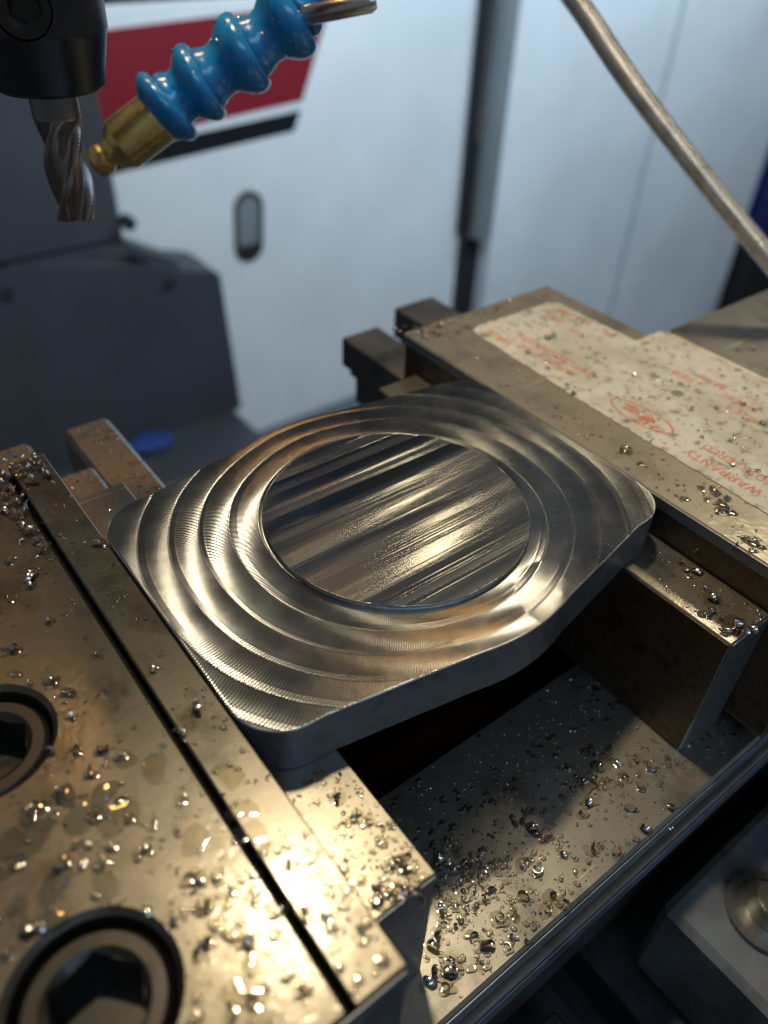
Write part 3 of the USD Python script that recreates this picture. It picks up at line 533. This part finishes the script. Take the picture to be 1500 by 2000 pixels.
def put_chip(x, y, z, zone, big):
    lab_, grp, sc = INFO[zone]; v = int(crng.integers(len(VAR))); s = sc * big * (.6 + .75 * crng.random() ** 1.4)
    rx = crng.uniform(-35, 35) + (90 if crng.random() < .55 else 0); rz = crng.uniform(0, 360)
    m = chips[v].copy(); R4 = trimesh.transformations.euler_matrix(math.radians(rx), 0, math.radians(rz)); m.apply_transform(R4); zmin = m.bounds[0][2] * s
    p = numbered('/World/steel_chip'); xf = UsdGeom.Xform.Define(stage, p)
    xf.AddTranslateOp().Set(Gf.Vec3d(x * MM, y * MM, (z - zmin * .9) * MM)); xf.AddRotateZOp().Set(float(rz)); xf.AddRotateXOp().Set(float(rx)); xf.AddScaleOp().Set(Gf.Vec3f(s, s, s))
    if v not in first:
        usdkit.mesh(stage, p + '/curl', S(chips[v]), MAT['chip_steel'], smooth=50); first[v] = p
    else:
        xf.GetPrim().GetReferences().AddInternalReference(first[v]); xf.GetPrim().SetInstanceable(True)
    tag(xf.GetPrim(), SHAPE[v] + ' ' + lab_ + near(x, y, zone), 'metal chip', grp); placed.append((x, y, z, s, zone))
nchip = 0
for zone, (z, text) in ZONES.items():
    for q_ in text.split():
        x, y = [int(c) / 10 for c in q_.split(',')]
        if zone == 'left_jaw' and min(math.hypot(x - bx, y - by) for bx, by in bores) < 12: continue
        if nchip < 300: put_chip(x, y, z + (crng.uniform(.2, 1.2) if 'heap' in zone else 0), zone, 1.0)
        nchip += 1

# swarf too fine to count, and oil drops
def blob(x, y, z, r, h, seed, n=18, rings=5):
    g = np.random.default_rng(seed); a = np.linspace(0, 2 * np.pi, n, endpoint=False)
    irr = 1 + (.22 * np.sin(a * 2 + g.uniform(0, 6)) + .12 * np.sin(3 * a + g.uniform(0, 6)) + .06 * np.sin(5 * a + g.uniform(0, 6))) * min(1, r / 1.0) * g.uniform(.5, 1.3)
    V = [[x, y, z + h]]
    for k_ in range(1, rings + 1):
        f = k_ / rings; V += np.c_[x + r * irr * f * np.cos(a), y + r * irr * f * np.sin(a), np.full(n, z + .004 + h * (1 - f ** 2.2) ** .8)].tolist()
    F = [(0, 1 + j, 1 + (j + 1) % n) for j in range(n)]
    for k_ in range(rings - 1):
        b, c = 1 + k_ * n, 1 + (k_ + 1) * n
        for j in range(n): j2 = (j + 1) % n; F += [(b + j, c + j, c + j2), (b + j, c + j2, b + j2)]
    return np.array(V), np.array(F)
def drops(name, items, label, cat='oil drops', kind='stuff'):
    Vs, Fs, o = [], [], 0
    for k_, (x, y, z, r, h) in enumerate(items):
        small = r < .45
        V, F = blob(x, y, z, r, h, k_ + 17, 10 if small else 22, 3 if small else 6); Vs.append(V); Fs.append(F + o); o += len(V)
    m = trimesh.Trimesh(np.vstack(Vs), np.vstack(Fs), process=False)
    return obj(name, S(m), 'oil', smooth=True, label=label, cat=cat, kind=kind)
org = np.random.default_rng(8)
def scatter(n, x0, x1, y0, y1, z, r0, r1, clump=.12, seed=0, keep=lambda x, y: True, thr=.5):
    outl = []
    while len(outl) < n:
        x, y = org.uniform(x0, x1), org.uniform(y0, y1)
        if meshkit.fbm(np.array([[x * clump, y * clump, seed]]), 3, seed)[0] + org.normal(0, .09) < thr or not keep(x, y): continue
        r = r0 + (r1 - r0) * org.random() ** 3; outl.append((x, y, z, r, r * org.uniform(.28, .5) / (1 + .9 * r)))
    return outl
def around(zones, spread=1.0):
    outl = []
    for x, y, z, s, zone in placed:
        if zone not in zones: continue
        outl.append((x + org.normal(0, .25), y + org.normal(0, .25), z, s * org.uniform(1.1, 1.9) * spread, s * org.uniform(.10, .22)))
        for _ in range(org.integers(1, 5)):
            d = s * org.uniform(1.2, 3); a = org.uniform(0, 6.28); outl.append((x + d * math.cos(a), y + d * math.sin(a), z, org.uniform(.2, .6), org.uniform(.1, .22)))
    return outl
nobore = lambda x, y: min(math.hypot(x - bx, y - by) for bx, by in bores) > 13 and abs(x + 9.9) > 1.1
ok = lambda L_, f: [i_ for i_ in L_ if f(i_[0], i_[1])]
drops('oil_drops', ok(scatter(520, -45, -.6, -75, 75, 0, .12, .75, .12, 1, nobore) + scatter(160, -40, -.6, -75, -50, 0, .3, 1.4, .15, 2, nobore, .4) + [(x, y, 0, org.uniform(1.4, 3.2), org.uniform(.04, .09)) for x, y in [(org.uniform(-44, -3), org.uniform(-74, -14)) for _ in range(34)]] + around(('left_jaw', 'jaw_plate', 'far_heap')), lambda x, y: nobore(x, y) and x < -1 and abs(y) < 74.5), 'clear amber oil drops beaded over the left jaw and its plate')
drops('oil_drops', ok(scatter(170, .8, 15.8, -64, -36, -12.4, .12, .6, .2, 3) + scatter(90, 1, 15.8, -64, -52, -12.4, .3, 1.1, .2, 4, thr=.3) + around(('near_parallel',)), lambda x, y: .9 < x < 15.6 and -63.8 < y), 'oil drops on the near end of the left parallel bar')
drops('oil_drops', ok(scatter(70, 105, 119.5, -63.5, -34, -12.4, .15, .8, .2, 5) + around(('right_parallel',), 1.2), lambda x, y: 105 < x < 119.3 and -63.5 < y), 'oil drops and film on the right parallel bar')
inl = lambda x, y: lab.contains(sg.Point(x, y))
drops('oil_drops', ok(scatter(650, 135, 194, -80, 66, .22, .14, .75, .1, 6, inl, .42) + [(x, y, .22, r * .7, h * .8) for x, y, z, r, h in around(('sticker',))], inl), 'oil drops beaded over the cream label')
bare = lambda x, y: not lab.buffer(.6).contains(sg.Point(x, y)) and 120.6 < x < 187.6 and abs(y) < 75.4
drops('oil_drops', ok(scatter(240, 121, 188, -75, 75, 0, .15, .8, .15, 7, bare, .42) + scatter(60, 121, 188, 64, 75, 0, .3, 1.0, .2, 3, bare, .3) + around(('right_jaw', 'far_tip')), bare), 'oil drops on the bare steel around the label')
onbed = lambda x, y: -73.8 < y < -29.6 and x > 17 and not (103 < x < 121 and y > -65.5)
drops('oil_drops', ok(scatter(650, 17, 130, -74, -30, -55, .14, .9, .12, 9, onbed, .47) + scatter(260, 17, 62, -74, -42, -55, .2, 1.1, .15, 10, onbed, .38) + around(('bed', 'bed_heap', 'bed_shadow')), onbed), 'oil drops and puddles round the chips on the slideway')
drops('oil_drops', ok(scatter(120, 17.5, 31.5, 60, 126, -28, .3, 1.1, .1, 12, thr=.4), lambda x, y: True), 'blurred oil drops on the bar beyond the left jaw')
drops('oil_drops', ok(scatter(120, 198.5, 300, -60, 28, -1, .3, 1.3, .1, 13, thr=.42), lambda x, y: True), 'blurred oil drops on the steel block behind the right jaw')
sw = []
for k_ in range(620):
    zone = org.choice(['bed', 'heap', 'jaw', 'tip', 'plate', 'ledge'], p=[.22, .34, .14, .10, .14, .06])
    if zone == 'bed': p = (org.uniform(20, 110), org.uniform(-73, -33), -55)
    elif zone == 'heap': p = (org.normal(37, 6.5), org.normal(-57, 7), -55)
    elif zone == 'jaw': p = (org.normal(-14, 8), org.normal(60, 9), 0)
    elif zone == 'tip': p = (org.normal(128, 10), org.normal(72, 2.6), 0)
    elif zone == 'ledge': p = (org.uniform(1, 15.5), org.normal(-60, 3), -12.4)
    else: p = (org.uniform(8, 112), org.uniform(-30, 42), .55)
    s = org.uniform(.12, .34) if zone != 'plate' else org.uniform(.04, .11)
    if zone == 'heap' and not onbed(p[0], p[1]): continue
    if zone in ('jaw', 'tip') and abs(p[1]) > 75: continue
    if zone == 'jaw' and (not -45 < p[0] < -.5): continue
    if zone == 'tip' and not 120.5 < p[0] < 187: continue
    if zone == 'ledge' and p[1] < -64: continue
    if zone == 'plate' and math.hypot(p[0] - DC[0], p[1] - DC[1]) < DR + 1: p = (p[0], p[1], DT + .05)
    m = chips[k_ % len(chips)].copy(); m.apply_transform(trimesh.transformations.random_rotation_matrix(org.random(3))); m.apply_scale(s); m.apply_translation((p[0], p[1], p[2] + .45 * s)); sw.append(m)
shards = []
for k_ in range(6):
    full = chip_mesh(org.uniform(.7, 1.1), org.uniform(90, 260), org.uniform(.1, .8), org.uniform(.5, 1.1), .14, 50 + k_, 8); shards.append(full)
fk = [(x, y, z, f) for n_, x0, x1, y0, y1, z, f in ((520, -45, -.6, -75, 75, 0, nobore), (520, 120.8, 187.5, -75, 75, 0, bare), (560, 135, 194, -80, 66, .22, inl), (420, 17, 125, -73.5, -30, -55, onbed), (110, .8, 15.8, -64, -34, -12.4, lambda x, y: True), (60, 105, 119, -63, -34, -12.4, lambda x, y: True), (160, 17.5, 31.5, 60, 126, -28, lambda x, y: True), (160, 198.5, 300, -60, 28, -1, lambda x, y: True), (150, 2, 15, 76, 92.5, -21, lambda x, y: True)) for _ in range(n_) for x, y in [(org.uniform(x0, x1), org.uniform(y0, y1))] if f(x, y)]
for x, y, z, f in fk:
    m = shards[int(org.integers(6))].copy(); s = .14 + .5 * org.random() ** 2.4; m.apply_scale(s); m.apply_transform(trimesh.transformations.euler_matrix(org.uniform(-.9, .9), org.uniform(-.9, .9), org.uniform(0, 6.3))); m.apply_translation((x, y, z + s * .2)); sw.append(m)
for k_ in range(170):
    i_ = int(org.integers(2, len(hp) - 1)); a, b = hp[i_], hp[i_ + 1]; t = org.choice([.15, .3, .45, .6, .75, .87, .95]) + org.uniform(-.06, .06); d = b - a
    T = frame_to(d); an = org.uniform(0, 6.28); rad = np.interp(t, [0, .3, .44, .57, .69, .79, .87, .94, 1.0], [8.4, 7.8, 8.2, 9.0, 10.0, 10.9, 11.25, 11.1, 10.5])
    m = shards[k_ % 6].copy(); m.apply_scale(org.uniform(.2, .7)); m.apply_transform(trimesh.transformations.random_rotation_matrix(org.random(3))); m.apply_translation(a + d * t + T[:3, 0] * rad * math.cos(an) + T[:3, 1] * rad * math.sin(an)); sw.append(m)
obj('fine_swarf', S(trimesh.util.concatenate(sw)), 'chip_steel', smooth=50, label='fine bright swarf flecks strewn over vise, plate and hose', cat='swarf', kind='stuff')
# glinting beads on hose and nozzle
bd = []
for k_ in range(150):
    i_ = org.integers(2, len(hp) - 2); a, b = hp[i_], hp[i_ + 1]; t = org.choice([.1, .2, .3, .5, .7, .92, 1.0]); d = (b - a) / np.linalg.norm(b - a)
    T = frame_to(d); an = org.uniform(0, 6.28); rad = np.interp(t, [0, .3, .5, .66, .8, .92, 1.0], [6.9, 6.9, 8.2, 10.7, 11.1, 10.6, 9.6])
    m = trimesh.creation.icosphere(1, org.uniform(.25, .7)); m.apply_translation(a + d * t * np.linalg.norm(b - a) + T[:3, 0] * rad * math.cos(an) + T[:3, 1] * rad * math.sin(an)); bd.append(m)
obj('oil_drops', S(trimesh.util.concatenate(bd)), 'oil', smooth=True, label='glinting oil beads on the blue jointed hose', cat='oil drops', kind='stuff')
